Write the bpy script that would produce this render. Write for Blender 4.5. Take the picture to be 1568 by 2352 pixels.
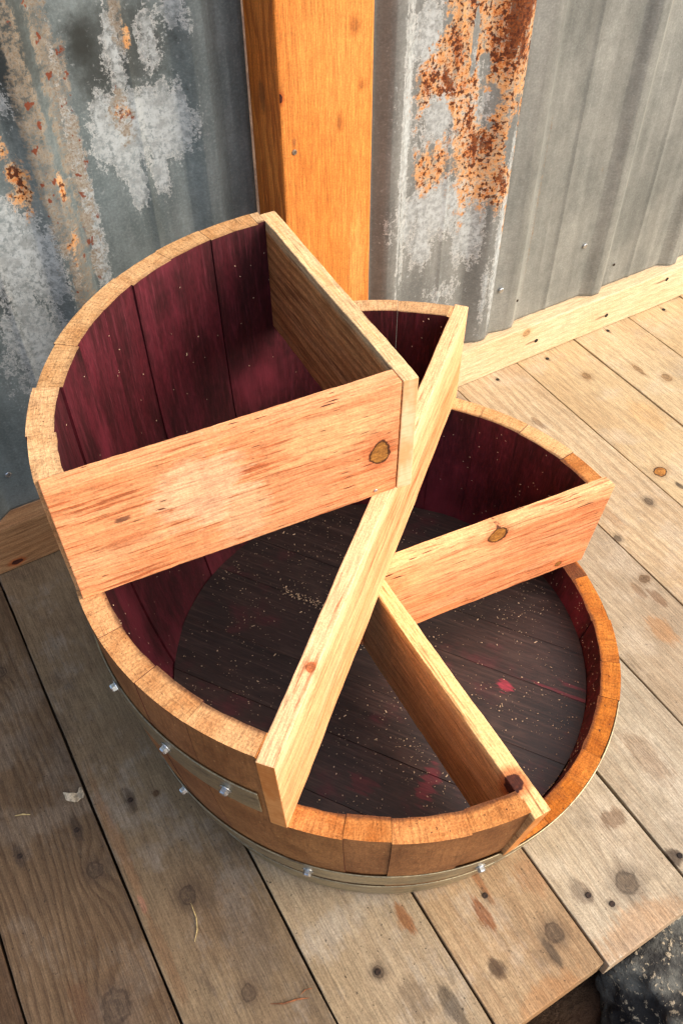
import bpy, bmesh, math, random
from mathutils import Vector, Matrix, noise as mnoise

random.seed(7)
for o in list(bpy.data.objects):
    bpy.data.objects.remove(o, do_unlink=True)
scene = bpy.context.scene
COL = scene.collection

# ------------------------------------------------------------------ camera
cam_d = bpy.data.cameras.new('camera')
cam = bpy.data.objects.new('camera', cam_d)
COL.objects.link(cam)
cam_d.sensor_fit = 'VERTICAL'
cam_d.sensor_height = 36.0
cam_d.lens = 36.0 * 1980.0 / 2352.0
cam_d.clip_start = 0.02
cam_d.clip_end = 500
RX = Matrix.Rotation(0.72626, 3, 'X')
RZ = Matrix.Rotation(-0.52780, 3, 'Z')
RR = Matrix.Rotation(-0.00825, 3, 'Z')
cam.matrix_world = Matrix.Translation((-0.34095, -0.49237, 1.02887)) @ (RZ @ RX @ RR).to_4x4()
scene.camera = cam

# ------------------------------------------------------------------ sky, sun, exposure
SUN_AZ = math.radians(-40)      # direction towards the sun, from +X
SUN_EL = math.radians(38)
world = bpy.data.worlds.new('World')
scene.world = world
world.use_nodes = True
wn = world.node_tree
bg = wn.nodes.get('Background') or wn.nodes.new('ShaderNodeBackground')
sky = wn.nodes.new('ShaderNodeTexSky')
sky.sky_type = 'NISHITA'
sky.sun_disc = False
sky.sun_elevation = SUN_EL
sky.sun_rotation = math.pi / 2 - SUN_AZ
sky.air_density = 1.0
sky.dust_density = 5.0
sky.ozone_density = 0.3
wn.links.new(sky.outputs[0], bg.inputs[0])
bg.inputs[1].default_value = 0.15
sun_d = bpy.data.lights.new('sun', 'SUN')
sun_d.energy = 1.3
sun_d.angle = math.radians(115)
sun_d.color = (1.0, 0.95, 0.89)
sun = bpy.data.objects.new('sun', sun_d)
COL.objects.link(sun)
to_sun = Vector((math.cos(SUN_AZ) * math.cos(SUN_EL), math.sin(SUN_AZ) * math.cos(SUN_EL), math.sin(SUN_EL)))
sun.rotation_euler = to_sun.to_track_quat('Z', 'Y').to_euler()
sun.location = to_sun * 6
vs = scene.view_settings
vs.view_transform = 'Standard'
vs.look = 'None'
vs.exposure = 0.8
vs.gamma = 1.0
vs.use_curve_mapping = False


# ------------------------------------------------------------------ colour and node helpers
def lin(c):
    out = []
    for v in c[:3]:
        v = v / 255.0
        out.append(v / 12.92 if v <= 0.04045 else ((v + 0.055) / 1.055) ** 2.4)
    return (out[0], out[1], out[2], 1.0)


class G:
    """small wrapper that writes a node tree"""
    def __init__(self, name):
        self.mat = bpy.data.materials.new(name)
        self.mat.use_nodes = True
        self.t = self.mat.node_tree
        self.t.nodes.clear()
        self.out = self.t.nodes.new('ShaderNodeOutputMaterial')
        self.bsdf = self.t.nodes.new('ShaderNodeBsdfPrincipled')
        self.t.links.new(self.bsdf.outputs[0], self.out.inputs[0])

    def put(self, sock, v):
        if isinstance(v, bpy.types.NodeSocket):
            self.t.links.new(v, sock)
        else:
            sock.default_value = v

    def m(self, op, a, b=None, c=None, clamp=False):
        n = self.t.nodes.new('ShaderNodeMath')
        n.operation = op
        n.use_clamp = clamp
        for i, v in enumerate((a, b, c)):
            if v is not None:
                self.put(n.inputs[i], v)
        return n.outputs[0]

    def add(self, a, b): return self.m('ADD', a, b)
    def sub(self, a, b): return self.m('SUBTRACT', a, b)
    def mul(self, a, b): return self.m('MULTIPLY', a, b)

    def sm(self, x, a, b, lo=0.0, hi=1.0):
        n = self.t.nodes.new('ShaderNodeMapRange')
        n.interpolation_type = 'SMOOTHSTEP'
        self.put(n.inputs[0], x)
        if a > b:
            a, b, lo, hi = b, a, hi, lo
        n.inputs[1].default_value = a
        n.inputs[2].default_value = b
        n.inputs[3].default_value = lo
        n.inputs[4].default_value = hi
        return n.outputs[0]

    def mix(self, f, a, b, mode='MIX'):
        n = self.t.nodes.new('ShaderNodeMix')
        n.data_type = 'RGBA'
        n.blend_type = mode
        n.clamp_factor = True
        self.put(n.inputs[0], f)
        self.put(n.inputs[6], a)
        self.put(n.inputs[7], b)
        return n.outputs[2]

    def vec(self, x, y, z):
        n = self.t.nodes.new('ShaderNodeCombineXYZ')
        for i, v in enumerate((x, y, z)):
            self.put(n.inputs[i], v)
        return n.outputs[0]

    def obj(self):
        n = self.t.nodes.new('ShaderNodeTexCoord')
        s = self.t.nodes.new('ShaderNodeSeparateXYZ')
        self.t.links.new(n.outputs['Object'], s.inputs[0])
        return s.outputs[0], s.outputs[1], s.outputs[2]

    def noise(self, v, scale=1.0, detail=3.0, rough=0.55, dist=0.0):
        n = self.t.nodes.new('ShaderNodeTexNoise')
        self.put(n.inputs['Vector'], v)
        n.inputs['Scale'].default_value = scale
        n.inputs['Detail'].default_value = detail
        n.inputs['Roughness'].default_value = rough
        n.inputs['Distortion'].default_value = dist
        return n.outputs[0]

    def voro(self, v, scale=1.0, rnd=1.0):
        n = self.t.nodes.new('ShaderNodeTexVoronoi')
        self.put(n.inputs['Vector'], v)
        n.inputs['Scale'].default_value = scale
        n.inputs['Randomness'].default_value = rnd
        return n.outputs['Distance'], n.outputs['Color']

    def grain_mul(self, col, n, lo, hi):
        v = self.sm(n, 0.3, 0.7, lo, hi)
        return self.mix(1.0, col, self.vec(v, v, v), 'MULTIPLY')

    def ell(self, u, v, ku, kv, ru, rv):
        a = self.m('POWER', self.m('DIVIDE', self.sub(u, ku), ru), 2.0)
        b = self.m('POWER', self.m('DIVIDE', self.sub(v, kv), rv), 2.0)
        return self.m('SQRT', self.add(a, b))

    def bump(self, h, strength=0.3, dist=0.001):
        n = self.t.nodes.new('ShaderNodeBump')
        n.inputs['Strength'].default_value = strength
        n.inputs['Distance'].default_value = dist
        self.put(n.inputs['Height'], h)
        self.t.links.new(n.outputs[0], self.bsdf.inputs['Normal'])

    def done(self, col, rough=0.7, metal=0.0, spec=0.5):
        self.put(self.bsdf.inputs['Base Color'], col)
        self.put(self.bsdf.inputs['Roughness'], rough)
        self.put(self.bsdf.inputs['Metallic'], metal)
        self.put(self.bsdf.inputs['Specular IOR Level'], spec)
        return self.mat


def wood(name, light, mid, dark, axes=(0, 1, 2), ringf=160.0, ring_amt=0.5, warp=0.02, fibre=0.35,
         blotch=0.5, blotch_scale=7.0, knots=(), stains=(), ticks=0.0, dirt=0.0, dirt_col=(70, 60, 52),
         rough=0.68, seed=0.0, bump=0.35, spec=0.3, saw=0.0, bands=(), cream=0.0, cream_col=(250, 216, 170), wobble=0.5, streak=0.4, wear=0.0, wear_col=(226, 214, 192), grit=1.0):
    """sawn timber: growth rings that flow round knots, fibres, blotches, stains, dark resin ticks.
    knots: (u, v, ru, rv, kind); stains: (u, v, ru, rv, colour, strength)"""
    g = G(name)
    P = g.obj()
    u, v, w = P[axes[0]], P[axes[1]], P[axes[2]]
    us, ws = g.add(u, seed * 1.37), g.add(w, seed * 0.71)
    vs_ = g.add(v, seed * 0.53)
    lowv = g.vec(g.mul(us, 2.2), g.mul(vs_, 9.0), g.mul(ws, 9.0))
    lowf = g.noise(lowv, 1.0, 2.0, 0.5)
    field = g.add(g.add(vs_, g.mul(ws, 0.6)), g.mul(g.sub(lowf, 0.5), warp * 4))
    kmasks = []
    for kt in knots:
        ku, kv, ru, rv, kind = kt[:5]
        wob = g.noise(g.vec(us, vs_, g.add(ws, seed)), 70.0, 4.0, 0.65)
        d = g.ell(u, v, ku, kv, ru, rv)
        if len(kt) > 5:
            dw = g.m('POWER', g.m('DIVIDE', g.sub(w, kt[5]), kt[6]), 2.0)
            d = g.m('SQRT', g.add(g.mul(d, d), dw))
        d = g.add(d, g.mul(g.sub(wob, 0.5), 1.1))
        fl = g.ell(u, v, ku, kv, ru * 3.0, rv * 2.0)
        push = g.m('EXPONENT', g.mul(g.mul(fl, fl), -1.0))
        field = g.add(field, g.mul(push, rv * 1.6))
        kmasks.append((d, kind, ru))
    wig = g.noise(g.vec(g.mul(us, 10), g.mul(vs_, 60), g.mul(ws, 60)), 1.0, 2.0)
    ph = g.add(g.mul(field, ringf), g.mul(wig, wobble))
    fr = g.m('FRACT', ph)
    ring = g.mul(g.sm(fr, 0.25, 0.85), g.sm(fr, 1.0, 0.9))
    fib = g.noise(g.vec(g.mul(us, 14), g.mul(vs_, 420), g.mul(ws, 420)), 1.0, 4.0, 0.6)
    fib2 = g.noise(g.vec(g.mul(us, 5), g.mul(vs_, 90), g.mul(ws, 90)), 1.0, 3.0, 0.6)
    bl = g.noise(g.vec(g.mul(us, 0.55), vs_, ws), blotch_scale * 2, 3.0, 0.55)
    col = g.mix(g.sm(bl, 0.5 - 0.28, 0.5 + 0.28), lin(light), lin(mid))
    col = g.mix(g.mul(ring, ring_amt), col, lin(dark))
    col = g.mix(g.mul(g.sm(fib2, 0.45, 0.8), fibre), col, lin(dark))
    col = g.mix(g.mul(g.sm(fib, 0.5, 0.25), fibre * 0.7), col, lin(light))
    bl2 = g.noise(g.vec(g.mul(us, 0.4), vs_, g.add(ws, 3.3)), blotch_scale, 2.0, 0.5)
    col = g.mix(g.mul(g.sm(bl2, 0.45, 0.72), blotch * 0.6), col, lin(dark))
    if cream > 0:
        cn = g.noise(g.vec(g.mul(us, 4.0), g.mul(vs_, 34), g.mul(ws, 34)), 1.0, 3.0, 0.55)
        col = g.mix(g.mul(g.sm(cn, 0.5, 0.68), cream), col, lin(cream_col))
    for (b0, b1, bc, bs) in bands:
        bw = g.add(v, g.mul(g.sub(fib2, 0.5), 0.02))
        col = g.mix(g.mul(g.mul(g.sm(bw, b0 - .004, b0 + .004), g.sm(bw, b1 + .004, b1 - .004)), bs), col, lin(bc))
    st1 = g.noise(g.vec(g.mul(us, 16), g.mul(vs_, 300), g.mul(ws, 300)), 1.0, 2.0, 0.6)
    stz = g.noise(g.vec(g.mul(us, 3), g.mul(vs_, 12), g.add(g.mul(ws, 12), 9.0)), 1.0, 2.0, 0.6)
    if wear > 0:
        wn_ = g.noise(g.vec(g.mul(us, 1.2), vs_, g.add(ws, 4.4)), 11.0, 5.0, 0.65)
        wv = g.add(wn_, g.mul(g.sub(st1, 0.5), 0.25))
        col = g.mix(g.mul(g.sm(wv, 0.48, 0.66), wear), col, lin(wear_col))
    if streak > 0:
        sv_ = g.add(st1, g.mul(g.sub(stz, 0.5), 0.35))
        col = g.mix(g.mul(g.sm(sv_, 0.54, 0.70), streak), col, g.mix(0.25, lin(dark), lin((70, 36, 18))))
        col = g.mix(g.mul(g.sm(sv_, 0.44, 0.30), streak * 0.6), col, lin(light))
    for (su, sv, ru, rv, sc, ss) in stains:
        n1 = g.noise(g.vec(g.mul(us, 0.6), vs_, seed + 2.0), 70.0, 5.0, 0.7)
        d = g.add(g.ell(u, v, su, sv, ru, rv), g.add(g.mul(g.sub(n1, 0.5), 1.6), g.mul(g.sub(st1, 0.5), 0.9)))
        col = g.mix(g.mul(g.sm(d, 1.05, 0.55), g.mul(g.add(0.55, g.mul(n1, 0.7)), ss)), col, lin(sc))
    if dirt > 0:
        dn = g.noise(g.vec(g.mul(us, 0.7), vs_, g.add(ws, 7.7)), 16.0, 5.0, 0.65)
        col = g.mix(g.mul(g.sm(dn, 0.52, 0.75), dirt), col, lin(dirt_col))
        sp = g.noise(g.vec(us, vs_, g.add(ws, 1.1)), 230.0, 2.0, 0.6)
        col = g.mix(g.mul(g.sm(sp, 0.67, 0.75), min(1.0, dirt * 1.6)), col, lin((45, 36, 30)))
    if ticks > 0:
        tn = g.noise(g.vec(g.mul(us, 45), g.mul(vs_, 420), g.mul(ws, 420)), 1.0, 1.0, 0.5)
        tz = g.noise(g.vec(us, vs_, g.add(ws, 5.0)), 14.0, 2.0)
        tm = g.mul(g.sm(g.add(tn, g.mul(g.sub(tz, 0.5), 0.35)), 0.72, 0.79), ticks)
        col = g.mix(tm, col, lin((74, 34, 22)))
    if saw > 0:
        sn = g.noise(g.vec(g.mul(us, 260), g.mul(vs_, 14), g.mul(ws, 14)), 1.0, 2.0)
        col = g.mix(g.mul(g.sm(sn, 0.5, 0.75), saw), col, lin(dark))
    for (d, kind, ru) in kmasks:
        inner = g.sm(d, 1.0, 0.85)
        rings = g.noise(g.vec(g.mul(us, 160), g.mul(vs_, 160), g.mul(d, 3.0)), 1.0, 3.0)
        if kind == 'ring':
            col = g.mix(g.sm(d, 2.2, 1.0), col, g.mix(0.45, col, lin(dark)))
            kc = g.mix(g.sm(rings, 0.35, 0.65), lin((186, 128, 60)), lin((150, 98, 46)))
            col = g.mix(inner, col, kc)
            edge = g.mul(g.sm(d, 0.78, 0.92), g.sm(d, 1.12, 1.0))
            col = g.mix(g.mul(edge, 0.92), col, lin((52, 26, 14)))
        elif kind == 'dark':
            col = g.mix(g.mul(g.sm(d, 2.0, 1.0), 0.75), col, lin((176, 84, 34)))
            col = g.mix(inner, col, g.mix(g.sm(rings, 0.35, 0.65), lin((58, 26, 20)), lin((84, 40, 26))))
        elif kind == 'faint':
            col = g.mix(g.mul(g.sm(d, 2.2, 0.8), 0.35), col, lin(dark))
            col = g.mix(g.mul(g.sm(d, 1.1, 0.5), 0.4), col, lin((110, 62, 26)))
        elif kind == 'grey':
            col = g.mix(g.mul(g.sm(d, 2.6, 0.8), 0.5), col, lin((78, 62, 50)))
            kc = g.mix(g.sm(rings, 0.35, 0.65), lin((92, 76, 60)), lin((58, 46, 38)))
            col = g.mix(g.mul(g.sm(d, 1.15, 0.6), 0.6), col, kc)
            edge = g.mul(g.sm(d, 0.7, 0.9), g.sm(d, 1.15, 0.95))
            col = g.mix(g.mul(edge, 0.5), col, lin((48, 36, 28)))
        else:
            col = g.mix(g.mul(g.sm(d, 1.9, 0.9), 0.4), col, lin(dark))
            kc = g.mix(g.sm(rings, 0.35, 0.65), lin(dark), g.mix(0.5, lin(dark), lin((60, 40, 26))))
            col = g.mix(g.mul(inner, 0.9), col, kc)
    hf = g.noise(g.vec(g.mul(us, 40), g.mul(vs_, 620), g.mul(ws, 620)), 1.0, 2.0, 0.7)
    col = g.grain_mul(col, hf, 1.0 - 0.26 * grit, 1.0 + 0.16 * grit)
    gi = g.noise(g.vec(us, vs_, ws), 520.0, 2.0, 0.7)
    col = g.grain_mul(col, gi, 1.0 - 0.20 * grit, 1.0 + 0.12 * grit)
    kf = g.noise(g.vec(g.add(g.mul(us, 230), g.mul(vs_, 70)), g.mul(vs_, 9), g.mul(ws, 9)), 1.0, 2.0, 0.6)
    col = g.grain_mul(col, kf, 1.0 - 0.035 * grit, 1.0 + 0.02 * grit)
    h = g.add(g.mul(fib, 0.6), g.add(g.mul(fib2, 0.6), g.mul(ring, -0.35)))
    h = g.add(h, g.add(g.mul(hf, 0.5), g.mul(kf, 0.06)))
    g.bump(h, bump, 0.0012)
    return g.done(col, g.add(rough, g.mul(g.sub(fib2, 0.5), 0.2)), 0.0, spec)


def plain(name, col, rough=0.6, metal=0.0, var=0.25, scale=60.0, spec=0.5, bump=0.0, col2=None):
    g = G(name)
    x, y, z = g.obj()
    n = g.noise(g.vec(x, y, z), scale, 4.0, 0.6)
    c2 = col2 or tuple(v * (1 - var) for v in col)
    c = g.mix(g.sm(n, 0.35, 0.68), lin(col), lin(c2))
    if bump:
        g.bump(n, bump, 0.001)
    return g.done(c, g.add(rough, g.mul(g.sub(n, 0.5), 0.2)), metal, spec)


# ------------------------------------------------------------------ mesh helpers
def new_obj(name, verts, faces, mats, parent=None, loc=(0, 0, 0), fm=None, smooth=False):
    me = bpy.data.meshes.new(name)
    L = Vector(loc)
    me.from_pydata([tuple(Vector(v) - L) for v in verts], [], faces)
    if not isinstance(mats, (list, tuple)):
        mats = [mats]
    for mt in mats:
        me.materials.append(mt)
    if fm:
        for p, i in zip(me.polygons, fm):
            p.material_index = i
    bm = bmesh.new()
    bm.from_mesh(me)
    bmesh.ops.recalc_face_normals(bm, faces=bm.faces)
    bm.to_mesh(me)
    bm.free()
    if smooth:
        for p in me.polygons:
            p.use_smooth = True
    o = bpy.data.objects.new(name, me)
    COL.objects.link(o)
    if parent is not None:
        o.parent = parent
        o.location = Vector(loc) - parent_world(parent)
    else:
        o.location = L
    return o


def parent_world(p):
    v = Vector((0, 0, 0))
    while p is not None:
        v += p.location
        p = p.parent
    return v


def empty(name, loc, label=None, cat=None, group=None, kind=None):
    o = bpy.data.objects.new(name, None)
    COL.objects.link(o)
    o.location = loc
    o.empty_display_size = 0.05
    tag(o, label, cat, group, kind)
    return o


def tag(o, label=None, cat=None, group=None, kind=None):
    for k, v in (('label', label), ('category', cat), ('group', group), ('kind', kind)):
        if v:
            o[k] = v
    return o


def bevel(o, w=0.0015, seg=2, ang=35):
    md = o.modifiers.new('bevel', 'BEVEL')
    md.width = w
    md.segments = seg
    md.limit_method = 'ANGLE'
    md.angle_limit = math.radians(ang)
    md.harden_normals = False
    return o


def slab(name, quad, z0, z1, mats, parent=None, loc=(0, 0, 0), n=30, jit=0.0006, bow=0.0, bev=0.0012, sd=0.0, in0=0.0, in1=0.0):
    """timber between plan corners L0,L1 (one long side) and R0,R1 (the other), uneven sawn edges"""
    L0, L1, R0, R1 = [Vector((p[0], p[1], 0)) for p in quad]
    V, F = [], []
    for i in range(n + 1):
        t = i / n
        a = L0.lerp(L1, t)
        b = R0.lerp(R1, t)
        bw = bow * math.sin(t * math.pi)
        for (p, z, k) in ((a, z0, 0), (b, z0, 1), (b, z1, 2), (a, z1, 3)):
            jx = (mnoise.noise(Vector((t * 9 + k * 7.1, sd, 1.3))) + 0.6 * mnoise.noise(Vector((t * 41 + k * 3.7, sd, 4.3)))) * jit
            jz = (mnoise.noise(Vector((t * 8 + k * 5.1, sd, 8.3))) + 0.6 * mnoise.noise(Vector((t * 37 + k * 2.7, sd, 6.3)))) * jit
            d = (b - a).normalized()
            q = p + d * jx
            if k < 2:
                al = (L1 - L0).normalized()
                q = q + al * (in0 * (1 - t) - in1 * t)
            V.append((q.x, q.y, z + jz + bw))
    for i in range(n):
        for k in range(4):
            F.append((i * 4 + k, i * 4 + (k + 1) % 4, i * 4 + 4 + (k + 1) % 4, i * 4 + 4 + k))
    F.append((0, 1, 2, 3))
    F.append(tuple(n * 4 + k for k in (3, 2, 1, 0)))
    fm = None
    if isinstance(mats, (list, tuple)):
        fm = [0] * (len(F) - 2) + [1, 1]
    o = new_obj(name, V, F, mats, parent, loc, fm)
    if bev:
        bevel(o, bev)
    return o


def cyl(name, p, nrm, r, h, mats, parent, seg=12, r2=None, depth=0.0):
    """short cylinder whose foot stands at p, axis nrm"""
    nrm = Vector(nrm).normalized()
    q = nrm.to_track_quat('Z', 'Y')
    r2 = r if r2 is None else r2
    V, F = [], []
    for (zz, rr) in ((-depth, r), (h * 0.75, r), (h, r2 * 0.82)):
        for k in range(seg):
            a = 2 * math.pi * k / seg
            V.append(tuple(Vector(p) + q @ Vector((rr * math.cos(a), rr * math.sin(a), zz))))
    for j in range(2):
        for k in range(seg):
            F.append((j * seg + k, j * seg + (k + 1) % seg, (j + 1) * seg + (k + 1) % seg, (j + 1) * seg + k))
    F.append(tuple(range(seg - 1, -1, -1)))
    F.append(tuple(2 * seg + k for k in range(seg)))
    return new_obj(name, V, F, mats, parent, p)


# ------------------------------------------------------------------ ground
def ground_mat():
    g = G('soil')
    x, y, z = g.obj()
    n = g.noise(g.vec(x, y, z), 9, 8, 0.65)
    f = g.noise(g.vec(x, y, z), 120, 4, 0.7)
    c = g.mix(g.sm(n, .35, .7), lin((92, 66, 46)), lin((126, 98, 72)))
    c = g.mix(g.mul(g.sm(f, .55, .75), .6), c, lin((30, 18, 12)))
    g.bump(g.add(n, g.mul(f, .4)), .9, .02)
    return g.done(c, .85)


V, F = [], []
NG = 60
xs = []
for i in range(NG + 1):
    t = (i / NG) * 2 - 1
    xs.append(math.copysign(abs(t) ** 3, t) * 60)
for j in range(NG + 1):
    for i in range(NG + 1):
        x, y = xs[i], xs[j] - 0.45
        z = -0.17 + 0.03 * mnoise.noise(Vector((x * 7, y * 7, 0))) + 0.012 * mnoise.noise(Vector((x * 31, y * 31, 2)))
        if -1 < x < 1.6 and y > -0.39:
            z = -0.2
        V.append((x, y, z))
for j in range(NG):
    for i in range(NG):
        a = j * (NG + 1) + i
        F.append((a, a + 1, a + NG + 2, a + NG + 1))
ground = new_obj('ground', V, F, ground_mat(), smooth=True)
tag(ground, kind='structure')

# ------------------------------------------------------------------ deck floor
OFFX, JS = 0.8726, 0.14014
deck = empty('floor', (0.2, 0.0, -0.036), kind='structure')
nail_dark = plain('nail_rusty', (62, 46, 36), 0.6, 0.5, 0.5, 300)
nail_hole = plain('nail_hole', (34, 24, 17), 0.9, 0.0, 0.4, 300)

# colours (light, mid, dark) of each plank, counted from the right; knots, stains in world x, y
PL = {  # left planks darker: weathered timber, plus the light's falloff painted in
    -3: dict(c=((212, 190, 150), (202, 177, 136), (168, 134, 91))),
    -2: dict(c=((211, 189, 148), (200, 175, 134), (168, 134, 91))),
    -1: dict(c=((212, 190, 150), (202, 177, 136), (168, 134, 91))),
    0: dict(c=((211, 189, 150), (195, 172, 135), (165, 134, 96)),
            k=[(0.2754, 0.8035, .012, .010, 'soft'), (0.32, 0.775, .02, .006, 'soft')]),
    1: dict(c=((209, 187, 148), (195, 170, 130), (160, 127, 89)),
            k=[(0.3542, 0.6794, .011, .008, 'soft'), (0.1033, 0.6189, .010, .011, 'ring2')],
            s=[(0.0634, 0.6234, .012, .005, (40, 30, 24), .9), (0.22, .70, .05, .03, (196, 150, 92), .4)]),
    2: dict(c=((203, 182, 148), (189, 165, 130), (156, 126, 92)), ring=.75,
            k=[(0.063, 0.5548, .007, .006, 'grey'), (0.0305, 0.458, .006, .005, 'grey')],
            s=[(0.30, 0.52, .02, .008, (120, 90, 62), .7), (0.10, .48, .08, .012, (150, 112, 76), .5)]),
    3: dict(c=((183, 167, 142), (168, 149, 122), (131, 106, 79)),
            k=[(-0.0495, 0.4387, .008, .010, 'soft')], dirt=.35,
            s=[(-0.085, 0.43, .022, .010, (110, 78, 52), .75), (-0.06, .415, .02, .008, (120, 88, 60), .6),
               (-0.13, .395, .03, .02, (170, 120, 70), .6)]),
    4: dict(c=((181, 169, 147), (165, 149, 125), (130, 106, 81)), dirt=.35,
            s=[(-0.37, 0.178, .012, .012, (50, 34, 24), .85), (-.05, .30, .08, .03, (164, 124, 84), .4),
               (-.26, .24, .05, .02, (130, 100, 72), .5)]),
    5: dict(c=((187, 174, 151), (171, 154, 127), (136, 110, 81)), dirt=.4,
            k=[(-0.3639, 0.1111, .014, .012, 'grey')],
            s=[(-0.2986, .1481, .014, .022, (112, 84, 60), .75), (-0.41, .09, .03, .07, (176, 126, 78), .45),
               (-.345, .06, .018, .014, (96, 78, 62), .6)]),
    6: dict(c=((175, 150, 116), (160, 132, 97), (127, 93, 62)), dirt=.45, ring=.5,
            k=[(-0.3618, 0.0039, .011, .010, 'grey')],
            s=[(-0.305, -.052, .026, .008, (126, 72, 36), .9), (-.272, -.035, .03, .005, (140, 88, 50), .7),
               (-.24, -.02, .02, .01, (140, 88, 50), .6), (-.30, .02, .03, .02, (150, 106, 70), .5), (-.36, -.0735, .014, .010, (60, 40, 28), .85),
               (-.378, -.012, .02, .006, (52, 42, 34), .8), (-.41, -.04, .02, .05, (170, 118, 70), .45)]),
    7: dict(wc=(186, 180, 168), c=((166, 147, 119), (149, 129, 99), (119, 93, 67)), dirt=.5,
            k=[(-0.2965, -.1857, .006, .006, 'grey')],
            s=[(-.267, -.131, .021, .008, (132, 82, 44), .9), (-.271, -.1365, .008, .008, (150, 108, 70), .5),
               (-.365, -.136, .03, .012, (66, 56, 46), .8), (-.34, -.165, .03, .02, (96, 78, 60), .5)]),
    8: dict(wc=(154, 146, 136), c=((131, 113, 88), (117, 96, 73), (87, 66, 46)), dirt=.45, ring=.2,
            k=[(-0.1176, -.331, .011, .009, 'grey'), (-0.2429, -.3156, .009, .007, 'grey'), (.0135, -.315, .004, .004, 'soft')],
            s=[(.0214, -.3455, .022, .008, (66, 54, 44), .8), (-.2, -.29, .06, .03, (96, 84, 72), .5),
               (-.17, -.378, .06, .008, (112, 78, 50), .45), (-.02, -.378, .10, .008, (136, 96, 64), .45), (-.10, -.379, .012, .004, (170, 110, 96), .35)]),
    9: dict(wc=(134, 122, 108), c=((109, 89, 67), (94, 73, 52), (67, 48, 32)), dirt=.45, ring=1.0, rf=95,
            k=[(-0.037, -.4115, .010, .009, 'grey'), (-0.183, -.4411, .018, .015, 'grey'), (.2821, -.4306, .008, .007, 'grey')],
            s=[(.0192, -.4147, .026, .008, (62, 50, 40), .8), (.0234, -.4827, .018, .009, (62, 50, 40), .7),
               (-.17, -.472, .04, .014, (84, 54, 34), .55)]),
    10: dict(wc=(112, 96, 78), c=((86, 66, 48), (73, 54, 36), (53, 35, 23)), dirt=.4, ring=.5),
    11: dict(c=((86, 66, 48), (73, 54, 36), (53, 35, 23)), dirt=.4),
}
NAILS = {-1: [(.9514, .4338)], 0: [(.8075, .4381)], 1: [(.6503, .4314)], 2: [(.5325, .4307)],
         5: [(.063, -.3515), (.0799, -.3726)], 6: [(-.0386, -.2917)], 7: [(-.1857, -.2965)],
         8: [(-.3455, .0214)], 9: [(-.4147, .0192), (-.4827, .0234)], 4: [(.1854, -.3722)]}
for k in sorted(PL):
    d = PL[k]
    x1, x0 = OFFX - k * JS, OFFX - (k + 1) * JS
    gap = 0.0015 if k < 6 else 0.0013
    if k in (2, 3):
        gap = 0.0009
    if k == 9:
        gap = 0.0016
    rr = random.Random(k + 50)
    y0 = -0.4185 + rr.uniform(-.0015, .0015) + (0.003 if k == 6 else 0)
    y1 = 0.52
    kn = [(a - 0.05, b - (x0 + x1) / 2, ru, rv, ('ring' if kd == 'ring2' else kd)) for (a, b, ru, rv, kd) in d.get('k', [])]
    st = [(a - 0.05, b - (x0 + x1) / 2, ru, rv, c, s) for (a, b, ru, rv, c, s) in d.get('s', [])]
    for (nx, ny) in NAILS.get(k, []):
        st.append((ny - 0.05, nx - (x0 + x1) / 2, .010, .005, (70, 54, 42), .5))
    mt = wood('plank_wood', *d['c'], axes=(1, 0, 2), ringf=d.get('rf', 60), ring_amt=d.get('ring', .3) * .55, warp=rr.uniform(.012, .024), wobble=.9,
              fibre=.30, blotch=.55, streak=.22, wear=d.get('wear', .35), wear_col=d.get('wc', (200, 188, 168)), blotch_scale=5, knots=kn, stains=st, dirt=d.get('dirt', .2), seed=k * 1.9 + 3,
              rough=.72, bump=.35, spec=.25)
    pl = slab('plank', ((x0 + gap, y0), (x0 + gap, y1), (x1 - gap, y0), (x1 - gap, y1)), -0.036, rr.uniform(-.0006, .0006), mt, deck,
              ((x0 + x1) / 2, 0.05, 0), n=44, jit=.0007, bev=.0010, sd=k * 2.2)
    for (nx, ny) in NAILS.get(k, []):
        cyl('nail', (nx, ny, 0.0), (0, 0, 1), 0.0034, 0.0008, nail_dark if k > 4 else nail_hole, pl, 10, depth=.004)
# bearer under the deck, hidden but for the gaps
jm = wood('bearer_wood', (92, 70, 48), (80, 58, 40), (52, 36, 26), seed=91)
for (yy, nm) in ((-.385, 'joist'), (.02, 'joist'), (.434, 'joist')):
    slab(nm, ((-0.85, yy - .02), (1.3, yy - .02), (-0.85, yy + .02), (1.3, yy + .02)), -.14, -.0375, jm, deck, (0.2, yy, -.04), n=4, jit=0)

# ------------------------------------------------------------------ corrugated metal wall
YP, YR = 0.4775, 0.4632        # pan and rib planes
ZB = 0.0795


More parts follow.
